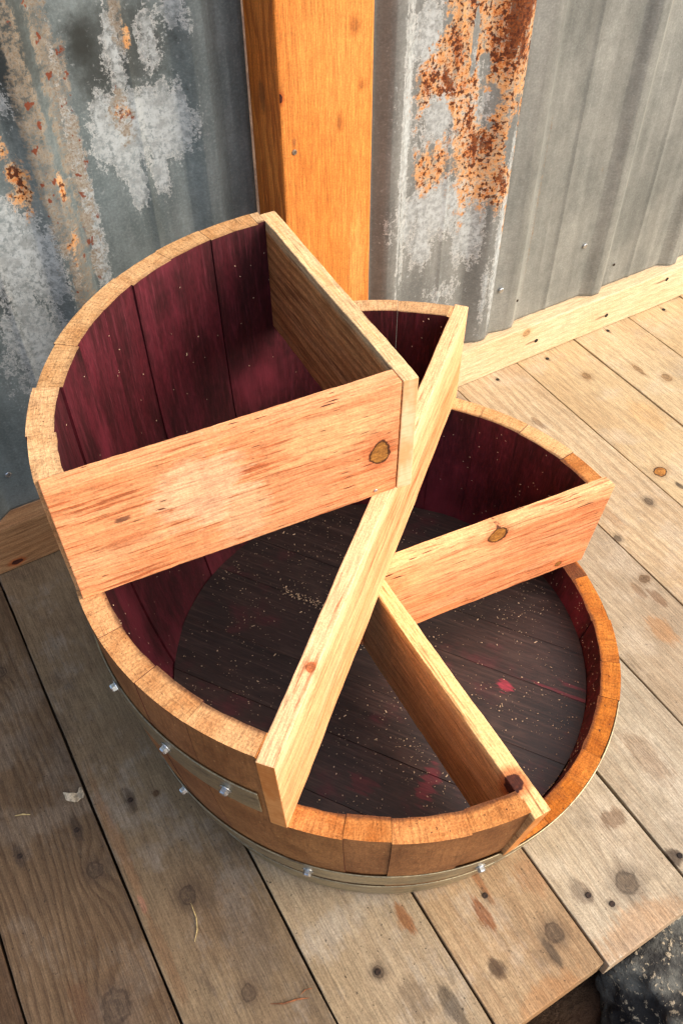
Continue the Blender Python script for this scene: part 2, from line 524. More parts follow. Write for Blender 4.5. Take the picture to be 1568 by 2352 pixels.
def sheet(name, prof, z0, z1, mat, loc, label, holes=0, ragged=0.0007, cat='metal sheet'):
    # prof: list of (x, y); split every long run so that the sheet can bow a little
    pts = []
    for (a, b) in zip(prof[:-1], prof[1:]):
        n = max(1, int(math.hypot(b[0] - a[0], b[1] - a[1]) / 0.006))
        for i in range(n):
            t = i / n
            pts.append((a[0] + (b[0] - a[0]) * t, a[1] + (b[1] - a[1]) * t))
    pts.append(prof[-1])
    zs = [z0, z0 + .004]
    z = z0 + .02
    while z < min(z1, 1.1):
        zs.append(z)
        z += .03
    zs += [1.2, 1.6, 2.0, z1]
    V, F = [], []
    for j, z in enumerate(zs):
        for (x, y) in pts:
            dy = 0.0011 * mnoise.noise(Vector((x * 9, z * 5, 3))) + 0.0004 * mnoise.noise(Vector((x * 40, z * 22, 8)))
            dx = 0.0012 * mnoise.noise(Vector((x * 3, z * 3.5, 11)))
            dz = ragged * mnoise.noise(Vector((x * 60, 0, 1))) if j == 0 else 0
            V.append((x + dx, y + dy, z + dz))
    n = len(pts)
    for j in range(len(zs) - 1):
        for i in range(n - 1):
            F.append((j * n + i, j * n + i + 1, (j + 1) * n + i + 1, (j + 1) * n + i))
    o = new_obj(name, V, F, mat, None, loc, smooth=True)
    me = o.data
    bm = bmesh.new()
    bm.from_mesh(me)
    bm.normal_update()
    if bm.faces[:][0].normal.y > 0:
        bmesh.ops.reverse_faces(bm, faces=bm.faces[:])
    bm.to_mesh(me)
    bm.free()
    so = o.modifiers.new('thick', 'SOLIDIFY')
    so.thickness = 0.0008
    so.offset = -1
    tag(o, label, cat)
    return o


def rib(c):
    """trapezoid rib that ends at x = c on its right"""
    return [(c - .060, YP), (c - .0575, YP - .0008), (c - .0385, YR + .0006), (c - .036, YR), (c - .0225, YR), (c - .0205, YR + .0006), (c - .002, YP - .0006), (c, YP)]


def crease(c):
    return [(c - .004, YP), (c - .001, YP - .0016), (c + .001, YP - .0016), (c + .004, YP)]


def metal(name, loc, seed, base=((128, 130, 124), (104, 106, 102), (150, 152, 146)), white=(), rust=(), dark=(), tan=(), holes=(), streak=.3):
    """galvanised sheet; white/rust/tan/dark: (x, z, rx, rz, strength) patches with ragged edges"""
    g = G(name)
    x, y, z = g.obj()
    X = g.add(x, loc[0])
    Z = g.add(z, loc[2])
    Xs, Zs = g.add(X, seed), g.add(Z, seed * .7)
    cloud = g.noise(g.vec(Xs, g.mul(Zs, .6), seed), 14, 4, .6)
    strk = g.noise(g.vec(g.mul(Xs, 70), g.mul(Zs, 4), seed), 1, 3, .6)
    fine = g.noise(g.vec(Xs, Zs, seed), 320, 3, .7)
    mid = g.noise(g.vec(Xs, Zs, seed + 4), 85, 4, .7)
    drp = g.noise(g.vec(g.mul(Xs, 3.2), g.mul(Zs, .8), seed + 2), 26, 4, .65)
    col = g.mix(g.sm(cloud, .3, .7), lin(base[0]), lin(base[1]))
    col = g.mix(g.mul(g.sm(strk, .5, .8), streak), col, lin(base[2]))
    col = g.mix(g.mul(g.sm(fine, .45, .8), .25), col, lin(base[2]))
    strk2 = g.noise(g.vec(g.mul(Xs, 26), g.mul(Zs, 1.6), seed + 5), 1, 4, .6)
    col = g.grain_mul(col, strk2, .80, 1.16)
    col = g.grain_mul(col, mid, .90, 1.08)
    col = g.grain_mul(col, fine, .90, 1.08)
    dk = g.noise(g.vec(Xs, Zs, seed + 14), 260, 2, .5)
    col = g.mix(g.mul(g.sm(dk, .71, .75), .6), col, lin((60, 56, 50)))
    rough = g.add(.40, g.mul(cloud, .25))
    metl = .25

    def patch(lst, noise_a, noise_b, amp=1.3):
        nz = g.add(g.add(g.mul(g.sub(noise_a, .5), amp), g.mul(g.sub(noise_b, .5), amp * .9)), g.mul(g.sub(fine, .5), amp * .5))
        tot = None
        for (px, pz, rx, rz, s) in lst:
            d = g.ell(X, Z, px, pz, rx, rz)
            vv = g.add(g.sub(s, d), nz)
            tot = vv if tot is None else g.m('MAXIMUM', tot, vv)
        return g.m('MINIMUM', tot, 1.2)
    for (px, pz, rx, rz, s) in dark:
        d = g.add(g.ell(X, Z, px, pz, rx, rz), g.mul(g.sub(mid, .5), .5))
        col = g.mix(g.mul(g.sm(d, 1.1, .3), s), col, lin((44, 48, 46)))
    if white:
        p = patch(white, drp, mid, 1.5)
        sk = g.noise(g.vec(g.mul(Xs, 1.2), Zs, seed + 9), 130, 5, .75)
        speck = g.sm(g.add(sk, g.mul(p, .12)), .44, .58)
        fk = g.mul(g.sm(g.noise(g.vec(Xs, g.mul(Zs, .8), seed + 17), 170, 3, .6), .60, .68), g.sm(p, -.9, -.1))
        wm = g.m('MAXIMUM', g.mul(g.sm(p, -.12, .30), g.add(.30, g.mul(speck, .62))), g.mul(fk, .6))
        wc = g.mix(g.sm(mid, .4, .65), lin((190, 198, 200)), lin((154, 160, 160)))
        col = g.mix(g.mul(wm, .92), col, wc)
        edge = g.mul(g.mul(g.sm(p, -.02, .04), g.sm(p, .2, .06)), g.sm(sk, .36, .55))
        col = g.mix(g.mul(edge, .45), col, lin((222, 224, 222)))
        rough = g.mix(wm, rough, (.85, .85, .85, 1))
    if tan:
        p = patch(tan, drp, mid)
        tm = g.mul(g.sm(p, -.02, .3), g.add(.15, g.mul(g.sm(g.add(g.mul(mid, .5), g.mul(fine, .5)), .42, .56), .85)))
        tc = g.mix(g.sm(fine, .4, .7), lin((158, 148, 132)), lin((124, 106, 84)))
        col = g.mix(g.mul(tm, .85), col, tc)
        sp = g.noise(g.vec(g.mul(Xs, 1.4), Zs, seed + 12), 75, 2, .5)
        col = g.mix(g.mul(g.mul(g.sm(sp, .64, .69), g.sm(p, 0, .2)), .9), col, lin((120, 52, 20)))
        rough = g.mix(tm, rough, (.9, .9, .9, 1))
    if rust:
        p = patch(rust, drp, mid, 1.6)
        for (px, pz, rx, rz, s_) in holes:
            hd = g.add(g.ell(X, Z, px, pz, rx, rz), g.mul(g.sub(mid, .5), 1.2))
            p = g.sub(p, g.mul(g.sm(hd, 1.2, .6), s_))
        clus = g.noise(g.vec(g.mul(Xs, 1.3), g.mul(Zs, .8), seed + 31), 30, 4, .65)
        rm = g.sm(p, -.02, .38)
        pale = g.mix(g.sm(mid, .35, .62), lin((220, 190, 150)), lin((206, 150, 92)))
        col = g.mix(g.mul(rm, g.add(.15, g.mul(g.sm(g.add(g.mul(mid, .6), g.mul(fine, .4)), .38, .54), .8))), col, pale)
        org = g.mul(g.sm(g.add(g.mul(p, .35), g.add(clus, g.mul(g.sub(fine, .5), .7))), .70, .90), rm)
        col = g.mix(g.mul(org, .9), col, lin((184, 104, 44)))
        pit = g.noise(g.vec(g.mul(Xs, 1.15), Zs, seed + 20), 150, 3, .6)
        pm = g.mul(g.sm(g.add(pit, g.add(g.mul(p, .06), g.mul(g.sub(clus, .5), .5))), .555, .625), rm)
        col = g.mix(g.mul(pm, .95), col, lin((74, 34, 16)))
        deep = g.sm(g.add(p, g.add(g.mul(g.sub(drp, .5), 1.2), g.mul(g.sub(fine, .5), .6))), .86, 1.1)
        col = g.mix(g.mul(deep, .8), col, g.mix(g.sm(fine, .4, .6), lin((66, 30, 16)), lin((120, 60, 24))))
        rough = g.mix(rm, rough, (.95, .95, .95, 1))
    g.bump(g.add(g.mul(mid, .5), g.mul(fine, .35)), .2, .0012)
    g.put(g.bsdf.inputs['Metallic'], metl)
    return g.done(col, rough, metl, .5)


screw_m = plain('zinc_screw', (214, 218, 220), 0.25, 0.85, 0.25, 200)
# left sheet
loc = (-0.30, YP, ZB)
mL = metal('galvanised_left', loc, 3.1, base=((122, 134, 136), (94, 106, 108), (152, 164, 166)),
           white=[(-.062, .578, .034, .045, 1.05), (-.010, .578, .036, .045, 1.05), (-.035, .60, .045, .03, 1.0), (-.054, .520, .009, .035, 1.15),
                  (-.078, .60, .016, .03, .95), (-.022, .53, .012, .035, .95), (-.053, .66, .020, .07, .62), (-.012, .67, .024, .07, .5),
                  (.020, .70, .03, .05, .4), (-.21, .46, .07, .10, .75), (-.22, .34, .06, .14, .72), (-.118, .48, .014, .28, .75), (-.26, .5, .06, .1, .8), (-.19, .64, .03, .04, .5)],
           tan=[(-.122, .60, .018, .26, .85), (-.160, .60, .018, .22, .85), (-.15, .45, .02, .16, .8), (-.055, .60, .026, .05, .6), (-.045, .69, .014, .06, .55)],
           rust=[(-.188, .552, .016, .036, 1.0), (-.198, .60, .014, .022, .7), (-.146, .545, .005, .022, .9), (-.056, .605, .018, .018, .45), (-.036, .68, .008, .02, .6), (-.15, .47, .02, .05, .3)],
           dark=[(-.086, .684, .02, .03, .85), (-.17, .70, .06, .10, .8), (-.05, .67, .09, .07, .75), (-.245, .44, .03, .05, .5), (-.075, .63, .03, .05, .5)])
prof = [(-.80, YP)] + rib(-.532) + crease(-.44) + rib(-.334) + crease(-.24) + rib(-.130) + crease(-.04) + rib(.068) + [(.1002, YP)]
shL = sheet('metal_sheet', prof, ZB + .012, 2.3, mL, loc, 'corrugated grey metal sheet with white and rust stains left of the orange post')
cyl('screw', (-.318, YP - .0008, .1597), (0, -1, 0), .0048, .003, screw_m, shL, 8)
# middle sheet
loc = (0.38, YP, ZB)
mM = metal('galvanised_rusty', loc, 8.4, base=((132, 136, 134), (112, 116, 115), (158, 164, 164)),
           white=[(.330, .50, .012, .26, .85), (.318, .42, .006, .4, .6), (.40, .36, .09, .055, .95), (.37, .31, .03, .06, .8), (.46, .30, .035, .07, .85),
                  (.52, .28, .018, .22, .7), (.40, .50, .12, .16, .45), (.36, .60, .03, .06, .8), (.42, .20, .08, .05, .3), (.498, .19, .012, .12, .6)],
           rust=[(.497, .62, .045, .10, 1.55), (.41, .55, .06, .09, 1.15), (.46, .45, .05, .11, 1.1), (.535, .50, .02, .22, 1.05), (.365, .545, .02, .05, 1.05),
                 (.38, .425, .035, .04, 1.0), (.50, .385, .04, .05, 1.05), (.44, .65, .07, .06, 1.0), (.535, .36, .014, .06, .8), (.527, .30, .008, .04, .6)],
           holes=[(.382, .497, .026, .032, 1.2), (.4635, .49, .018, .035, 1.0), (.4364, .585, .005, .05, 1.4), (.345, .63, .04, .05, 1.4), (.515, .43, .014, .05, .8), (.455, .55, .014, .02, .8)],
           dark=[(.285, .5, .03, .5, .35)], streak=.2)  # dark strip beside the post: post shadow and rib shade painted in
prof = [(.21, YP)] + rib(.338) + crease(.41) + [(.462, YP), (.4645, YP - .0008), (.4955, YR - .0012), (.498, YR - .0016), (.511, YR - .0016), (.513, YR - .001), (.5265, .4705)]
shM = sheet('metal_sheet', prof, ZB, 2.3, mM, loc, 'heavily rusted corrugated metal sheet between the orange post and the clean grey sheet')
# right sheet
loc = (0.85, YP, ZB)
mR = metal('galvanised_clean', loc, 15.7, base=((146, 149, 144), (122, 126, 122), (170, 173, 168)), streak=.35,
           tan=[(.80, .42, .006, .5, .35), (.60, .3, .006, .5, .3), (.733, .33, .004, .01, .7)], dark=[(.64, .62, .08, .1, .2)])
prof = [(.515, .4765), (.5275, .4722), (.5585, .4645), (.5605, .464), (.574, .464), (.576, .4646), (.592, .4768), (.594, YP)] + crease(.662) + rib(.804) + crease(.868) + rib(1.004) + crease(1.07) + rib(1.204) + [(1.4, YP)]
shR = sheet('metal_sheet', prof, ZB, 2.3, mR, loc, 'clean grey corrugated metal sheet at the far right of the wall')
for (sx, sz, sy) in ((.7305, .1906, YP), (.5405, .1686, .4692)):
    cyl('screw', (sx, sy - .001, sz), (0, -1, 0), .0048, .003, screw_m, shR, 8)
for (sx, sz) in ((.5839, .1311), (.8218, .1217)):
    cyl('screw_hole', (sx, (.4695 if sx < .6 else YP) - .0008, sz), (0, -1, 0), .0028, .0004, nail_dark, shR, 8)

# ------------------------------------------------------------------ orange post
post = empty('wooden_post', (.163, .44, 0), 'orange square timber post standing against the metal wall', 'post')
mp = wood('post_wood', (234, 158, 80), (222, 136, 58), (176, 90, 30), axes=(2, 0, 1), ringf=60, ring_amt=.14, warp=.008, fibre=.4, blotch=.45, blotch_scale=4,
          knots=[(.569, .016, .009, .004, 'faint', -.044, .01), (.672, .036, .008, .007, 'faint', -.044, .01), (.606, .046, .006, .004, 'faint', -.044, .01), (.613, -.062, .006, .004, 'dark', -.044, .004)],
          stains=[(.56, -.046, .006, .003, (120, 80, 50), .6), (.35, .04, .1, .015, (232, 170, 96), .5)], seed=5.5, rough=.6, bump=.3, dirt=.04, streak=.3)  # last stains entry just lightens a low stretch, right of centre
slab('post_shaft', ((.1005, .396), (.1005, .4755), (.2255, .396), (.2255, .4755)), 0.002, 2.3, mp, post, (.163, .44, 0), n=1, jit=0, bev=.003)
ps_ = post.children[0]
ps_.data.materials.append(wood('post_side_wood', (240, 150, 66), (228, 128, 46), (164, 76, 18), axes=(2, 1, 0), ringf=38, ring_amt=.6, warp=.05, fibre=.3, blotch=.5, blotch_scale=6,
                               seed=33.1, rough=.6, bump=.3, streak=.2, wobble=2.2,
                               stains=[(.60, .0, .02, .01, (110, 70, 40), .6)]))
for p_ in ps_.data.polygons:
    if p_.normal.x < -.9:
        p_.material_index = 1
cyl('nail', (.1165, .396, .5484), (0, -1, 0), .0034, .0012, plain('nail_grey', (150, 132, 112), .5, .4, .4, 300), post, 12)

# ------------------------------------------------------------------ baseboards
bbm = wood('baseboard_wood', (236, 214, 178), (228, 200, 158), (200, 160, 112), axes=(0, 2, 1), ringf=70, ring_amt=.18, warp=.012, fibre=.25, blotch=.35, streak=.15,
           knots=[(.602 - .7, .066, .010, .009, 'soft')],
           stains=[(.62 - .7, .0385, .018, .003, (110, 84, 56), .7), (.79 - .7, .0305, .018, .003, (110, 84, 56), .7), (.94 - .7, .0605, .018, .003, (110, 84, 56), .7)],
           seed=12.2, rough=.7, bump=.3)
bb = slab('baseboard', ((.112, .4495), (1.4, .4495), (.112, .4815), (1.4, .4815)), .0012, .078, bbm, None, (.7, .465, 0), n=60, jit=.0007, bev=.002, sd=4.4)
tag(bb, 'pale pine baseboard along the foot of the clean metal sheet', 'baseboard')
for (nx, nz) in ((.6302, .0383), (.8048, .0304), (.9528, .0611)):
    cyl('nail_hole', (nx, .4495, nz), (0, -1, 0), .0042, .0006, nail_hole, bb, 10)
bbm2 = wood('baseboard_wood_aged', (190, 148, 106), (174, 126, 84), (132, 88, 54), axes=(0, 2, 1), ringf=90, ring_amt=.45, warp=.02, fibre=.35, blotch=.5,
            knots=[(-.3553 + .35, .0142, .009, .005, 'dark')], seed=21.2, rough=.7, bump=.3)
bb2 = slab('baseboard', ((-.85, .4495), (.1105, .4495), (-.85, .4815), (.1105, .4815)), .0012, .0895, bbm2, None, (-.35, .465, 0), n=50, jit=.0007, bev=.002, sd=6.4)
tag(bb2, 'brown aged baseboard under the stained metal sheet at left', 'baseboard')

# ------------------------------------------------------------------ the barrel planter
H1, H2, H3, H4, ZD = .5365, .399, .2600, .1222, .081
RB, RM, PW, TH = .2665, .3157, 2.4256, .0232


def R(z):
    return RM - (RM - RB) * abs((.475 - z) / .475) ** PW


barrel = empty('barrel_planter', (0, 0, 0), 'oak wine barrel sawn into stepped tiers with pale pine divider boards', 'planter')
LV = [(42.4, H3, H2), (85.4, H2, H1), (173.2, H1, H2), (218.4, H2, H3), (263.5, H3, H4), (356.6, H4, H3)]


def level(a):
    a %= 360
    if 42.4 <= a < 85.4: return H2
    if 85.4 <= a < 173.2: return H1
    if 173.2 <= a < 218.4: return H2
    if 218.4 <= a < 263.5: return H3
    if 263.5 <= a < 356.6: return H4
    return H3


def stave_mats(i, rr):
    # outside: oiled oak
    g = G('stave_outer')
    x, y, z = g.obj()
    s = i * 3.7
    n1 = g.noise(g.vec(g.add(x, 3), y, g.mul(z, .8)), 22, 5, .6)
    n2 = g.noise(g.vec(g.add(x, s), y, g.mul(z, .07)), 260, 3, .6)
    n3 = g.noise(g.vec(x, g.add(y, 4), g.mul(z, 2.2)), 17, 5, .65)
    t = rr.uniform(-6, 6)
    c = g.mix(g.sm(n1, .3, .7), lin((164 + t, 112 + t, 68)), lin((126 + t, 80 + t, 46)))
    c = g.mix(g.mul(g.sm(n2, .45, .75), .4), c, lin((106, 58, 26)))
    c = g.mix(g.mul(g.sm(n3, .58, .78), .75), c, lin((64, 38, 24)))
    c = g.mix(g.mul(g.sm(n3, .36, .22), .5), c, lin((192, 140, 84)))
    sp = g.noise(g.vec(g.add(x, s), y, z), 300, 2, .5)
    c = g.mix(g.mul(g.sm(sp, .70, .75), .7), c, lin((216, 176, 116)))
    gr = g.noise(g.vec(x, y, g.mul(z, .5)), 420, 3, .7)
    c = g.grain_mul(c, gr, .74, 1.14)
    g.bump(g.add(g.add(n2, n1), gr), .4, .001)
    outer = g.done(c, g.add(.55, g.mul(n1, .2)), 0, .35)
    # inside: wine soaked
    g = G('stave_wine')
    x, y, z = g.obj()
    n1 = g.noise(g.vec(g.add(x, s), y, g.mul(z, .22)), 34, 4, .6)
    n2 = g.noise(g.vec(g.add(x, s), y, g.mul(z, .05)), 330, 3, .65)
    n3 = g.noise(g.vec(g.add(x, s * .1), g.add(y, 2), g.mul(z, .5)), 9, 4, .6)
    t = rr.uniform(0, 1)
    a = tuple(v0 + (v1 - v0) * t for v0, v1 in zip((74, 22, 30), (94, 30, 42)))
    c = g.mix(g.sm(n1, .3, .68), lin(a), lin((50, 16, 20)))
    c = g.mix(g.mul(g.sm(n2, .48, .75), .55), c, lin((108, 42, 54)))
    c = g.mix(g.mul(g.sm(n3, .52, .70), .75), c, lin((36, 13, 13)))
    gr = g.noise(g.vec(x, y, g.mul(z, .25)), 420, 3, .7)
    c = g.grain_mul(c, gr, .68, 1.22)
    wet = g.noise(g.vec(x, g.add(y, 9), g.mul(z, .6)), 7, 4, .6)
    c = g.mix(g.mul(g.sm(wet, .54, .70), .55), c, lin((126, 46, 62)))
    g.bump(g.add(n2, g.mul(n1, .5)), .3, .001)
    inner = g.done(c, g.add(.42, g.mul(n2, .3)), 0, .4)
    # sawn end grain: rings seen end-on, soaked purple at the inner edge
    g = G('stave_cut')
    x, y, z = g.obj()
    mid_a = math.radians(STJ_MID[i])
    ux, uy = math.cos(mid_a), math.sin(mid_a)
    rad = g.add(g.mul(x, ux), g.mul(y, uy))
    tan_ = g.add(g.mul(x, -uy), g.mul(y, ux))
    n1 = g.noise(g.vec(g.add(x, s), y, z), 42, 4, .6)
    rings = g.noise(g.vec(g.mul(tan_, 430), g.mul(rad, 50), s), 1, 2, .6)
    sawn = g.noise(g.vec(g.mul(tan_, 40), g.mul(rad, 420), s + 3), 1, 2, .6)
    lv = level(STJ_MID[i])
    if lv > .5: A, B = (218, 174, 124), (194, 144, 94)
    elif lv > .35: A, B = ((206, 158, 106), (182, 128, 78)) if STJ_MID[i] > 100 else ((206, 172, 128), (186, 146, 102))
    elif lv > .2: A, B = ((204, 140, 80), (176, 110, 54)) if STJ_MID[i] > 100 else ((216, 178, 126), (196, 150, 98))
    else: A, B = (196, 122, 48), (166, 94, 32)
    t = rr.uniform(-12, 12)
    A = tuple(min(255, v + t) for v in A)
    B = tuple(v + t for v in B)
    c = g.mix(g.sm(n1, .3, .7), lin(A), lin(B))
    c = g.mix(g.mul(g.sm(rings, .48, .68), .45), c, lin(tuple(v * .66 for v in B)))
    c = g.mix(g.mul(g.sm(sawn, .5, .72), .3), c, lin(tuple(min(255, v * 1.1) for v in A)))
    n4 = g.noise(g.vec(x, g.add(y, s), z), 20, 4, .6)
    c = g.mix(g.mul(g.sm(n4, .60, .74), .5), c, lin((112, 72, 44)))
    px = g.noise(g.vec(x, g.add(y, s), z), 260, 2, .5)
    c = g.mix(g.mul(g.sm(px, .70, .74), .8), c, lin((60, 36, 30)))
    edge = g.add(g.sub(rad, R(lv) - TH), g.mul(g.sub(n1, .5), .006))
    c = g.mix(g.mul(g.sm(edge, .005, .0), .75 if lv < .45 else .25), c, lin((66, 34, 30)))
    gr = g.noise(g.vec(x, y, z), 480, 2, .7)
    c = g.grain_mul(c, gr, .72, 1.14)
    g.bump(g.add(g.add(rings, sawn), gr), .6, .0012)
    cut = g.done(c, .82, 0, .2)
    return [outer, inner, cut]


STJ = [6.4, 19.8, 31.3, 43.2, 55, 65.5, 76.5, 87.2, 98.5, 108.8, 119.8, 129, 140.4, 151.7, 163.2, 174.3, 185, 195.5, 206.3, 218.2,
       230.8, 239, 252.5, 264.5, 275.5, 286.9, 295.5, 311.4, 321.7, 334.2, 348.3]
STJ_MID = [((STJ[i] + (STJ[i + 1] if i + 1 < len(STJ) else STJ[0] + 360)) / 2) % 360 for i in range(len(STJ))]
ZL = [0.001, .03, .06, ZD - .004, .1, H4, .168, .214, H3, .306, .353, H2, .445, .49, H1]
LVB = [b[0] for b in LV]
SEAM = [random.Random(k * 3 + 1).choice((.00002, .00005, .0001, .00022)) for k in range(len(STJ))]
for i in range(len(STJ)):
    rr = random.Random(100 + i)
    a0 = STJ[i]
    a1 = STJ[i + 1] if i + 1 < len(STJ) else STJ[0] + 360
    cuts = {a0, a1}
    for b in LVB:
        for bb_ in (b, b + 360):
            if a0 < bb_ < a1:
                cuts.add(bb_)
    cs = sorted(cuts)
    cols = []
    for c0, c1 in zip(cs[:-1], cs[1:]):
        n = max(1, int(round((c1 - c0) / 2.0)))
        for j in range(n):
            cols.append((c0 + (c1 - c0) * j / n, c0 + (c1 - c0) * (j + 1) / n))
    tops = [level((p + q) / 2) for p, q in cols]
    dr = rr.gauss(0, .0008)
    th = TH + rr.gauss(0, .0008)
    dz = rr.gauss(0, .0006)
    tilt = rr.gauss(0, .0011)
    nc, nz = len(cols), len(ZL)
    V, F, FM = [], [], []
    vid = {}

    def vert(ic, iz, side):
        key = (ic, iz, side)
        if key in vid:
            return vid[key]
        ang = cols[ic][0] if ic < nc else cols[-1][1]
        z = ZL[iz]
        r = R(z) + dr
        if side == 1:
            r -= th
            r += .0011 * mnoise.noise(Vector((ang * .9, i * 5.1, z * 4)))
            if z < ZD - .01:
                r += .004
        g_ = (0.00012 + SEAM[(i + (ic == nc)) % len(STJ)] * (side == 1)) / r
        aa = math.radians(ang)
        if ic == 0: aa += g_
        if ic == nc: aa -= g_
        fr_ = (ang - a0) / (a1 - a0) - .5
        if z > .11:
            z += dz * .5 + tilt * fr_ * .5 + .0005 * mnoise.noise(Vector((ang * 1.7, side * 3.0, i)))
        vid[key] = len(V)
        V.append((r * math.cos(aa), r * math.sin(aa), z))
        return vid[key]

    def present(ic, iz):
        return 0 <= ic < nc and 0 <= iz < nz - 1 and ZL[iz + 1] <= tops[ic] + 1e-6
    for ic in range(nc):
        for iz in range(nz - 1):
            if not present(ic, iz):
                continue
            F.append((vert(ic, iz, 0), vert(ic + 1, iz, 0), vert(ic + 1, iz + 1, 0), vert(ic, iz + 1, 0))); FM.append(0)
            F.append((vert(ic, iz, 1), vert(ic, iz + 1, 1), vert(ic + 1, iz + 1, 1), vert(ic + 1, iz, 1))); FM.append(1)
            if not present(ic, iz + 1):
                F.append((vert(ic, iz + 1, 0), vert(ic + 1, iz + 1, 0), vert(ic + 1, iz + 1, 1), vert(ic, iz + 1, 1))); FM.append(2)
            if iz == 0:
                F.append((vert(ic, 0, 0), vert(ic, 0, 1), vert(ic + 1, 0, 1), vert(ic + 1, 0, 0))); FM.append(0)
            if not present(ic - 1, iz):
                F.append((vert(ic, iz, 0), vert(ic, iz + 1, 0), vert(ic, iz + 1, 1), vert(ic, iz, 1))); FM.append(2 if ic > 0 else 1)
            if not present(ic + 1, iz):
                F.append((vert(ic + 1, iz, 0), vert(ic + 1, iz, 1), vert(ic + 1, iz + 1, 1), vert(ic + 1, iz + 1, 0))); FM.append(2 if ic < nc - 1 else 1)
    st = new_obj('stave', V, F, stave_mats(i, rr), barrel, (0, 0, 0), FM)
    
# barrel head: planks cut to a disc
HA = math.radians(-55)
hu = Vector((math.cos(HA), math.sin(HA), 0))
hv = Vector((-math.sin(HA), math.cos(HA), 0))   # across the planks
RH = R(ZD) - TH - .0005
offs = [-RH, -.2, -.125, -.05, .039, .106, .19, RH]


def head_mat(i):
    g = G('head_wine_wood')
    x, y, z = g.obj()
    u = g.add(g.mul(x, hu.x), g.mul(y, hu.y))
    v = g.add(g.mul(x, hv.x), g.mul(y, hv.y))
    s = i * 2.3
    n1 = g.noise(g.vec(g.mul(u, .3), v, s), 26, 4, .6)
    n2 = g.noise(g.vec(g.mul(u, 9), g.mul(v, 300), s), 1, 4, .65)
    n3 = g.noise(g.vec(g.mul(u, .8), v, s + 3), 15, 4, .6)
    c = g.mix(g.sm(n1, .3, .7), lin((49, 32, 28)), lin((29, 18, 16)))
    c = g.mix(g.mul(g.sm(n2, .45, .72), .5), c, lin((80, 60, 54)))
    c = g.mix(g.mul(g.sm(n3, .56, .72), .6), c, lin((78, 26, 34)))
    ps = [(.1082, -.1181, .013, .009, (150, 44, 62), .85), (-.0427, -.1755, .012, .030, (110, 32, 44), .6), (-.1094, -.1358, .02, .016, (92, 26, 36), .5),
          (.05, -.09, .010, .006, (140, 40, 60), .7), (.17, -.17, .05, .003, (124, 36, 50), .6), (.185, -.165, .03, .003, (124, 36, 50), .5)]
    for (px, py, ru, rv, pc, k) in ps:
        pu, pv = px * hu.x + py * hu.y, px * hv.x + py * hv.y
        nn = g.noise(g.vec(g.mul(u, 40), g.mul(v, 200), s + 6), 1, 2)
        d = g.add(g.ell(u, v, pu, pv, ru, rv), g.mul(g.sub(nn, .5), 2.4))
        c = g.mix(g.mul(g.sm(d, 1.0, .5), k), c, lin(pc))
    gr = g.noise(g.vec(g.mul(u, 60), g.mul(v, 420), s), 1, 3, .7)
    c = g.grain_mul(c, gr, .7, 1.25)
    haze_ = g.noise(g.vec(u, g.mul(v, 1.6), s * .2), 12, 4, .6)
    c = g.mix(g.mul(g.sm(haze_, .52, .72), .35), c, lin((88, 68, 60)))
    g.bump(g.add(n2, n1), .35, .001)
    return g.done(c, g.add(.40, g.mul(n2, .25)), 0, .45)


for i in range(len(offs) - 1):
    a, b = offs[i] + .00015, offs[i + 1] - .00015
    up, dn = [], []
    NS = 14
    for k in range(NS + 1):
        vv = a + (b - a) * k / NS
        h = math.sqrt(max(0, RH * RH - vv * vv))
        up.append((h, vv))
        dn.append((-h, vv))
    ring = up + dn[::-1]
    clean = []
    for p in ring:
        if not clean or math.hypot(p[0] - clean[-1][0], p[1] - clean[-1][1]) > 1e-5:
            clean.append(p)
    if math.hypot(clean[0][0] - clean[-1][0], clean[0][1] - clean[-1][1]) < 1e-5:
        clean.pop()
    rz = random.Random(i).uniform(-.0002, .0002)
    n = len(clean)
    V = [tuple(hu * p[0] + hv * p[1] + Vector((0, 0, ZD + rz))) for p in clean] + [tuple(hu * p[0] + hv * p[1] + Vector((0, 0, ZD - .018))) for p in clean]
    F = [tuple(range(n)), tuple(range(2 * n - 1, n - 1, -1))] + [(k, n + k, n + (k + 1) % n, (k + 1) % n) for k in range(n)]
    hp = new_obj('head_plank', V, F, head_mat(i), barrel, (0, 0, ZD))
    bevel(hp, .0004, 1, 50)

# hoops
hoop_m = G('hoop_steel')
x, y, z = hoop_m.obj()
ha = hoop_m.noise(hoop_m.vec(x, y, hoop_m.mul(z, 3)), 28, 5, .65)
hb = hoop_m.noise(hoop_m.vec(x, y, hoop_m.mul(z, 9)), 110, 3, .6)
hc = hoop_m.mix(hoop_m.sm(ha, .35, .65), lin((184, 172, 138)), lin((148, 142, 120)))
hc = hoop_m.mix(hoop_m.mul(hoop_m.sm(hb, .5, .72), .45), hc, lin((96, 74, 46)))
hc = hoop_m.mix(hoop_m.mul(hoop_m.sm(ha, .58, .68), .7), hc, lin((84, 60, 40)))
hc = hoop_m.grain_mul(hc, hoop_m.noise(hoop_m.vec(x, y, z), 380, 3, .7), .75, 1.12)
hoop_m.bump(hb, .15, .001)
hoop_mat = hoop_m.done(hc, .38, .7, .5)


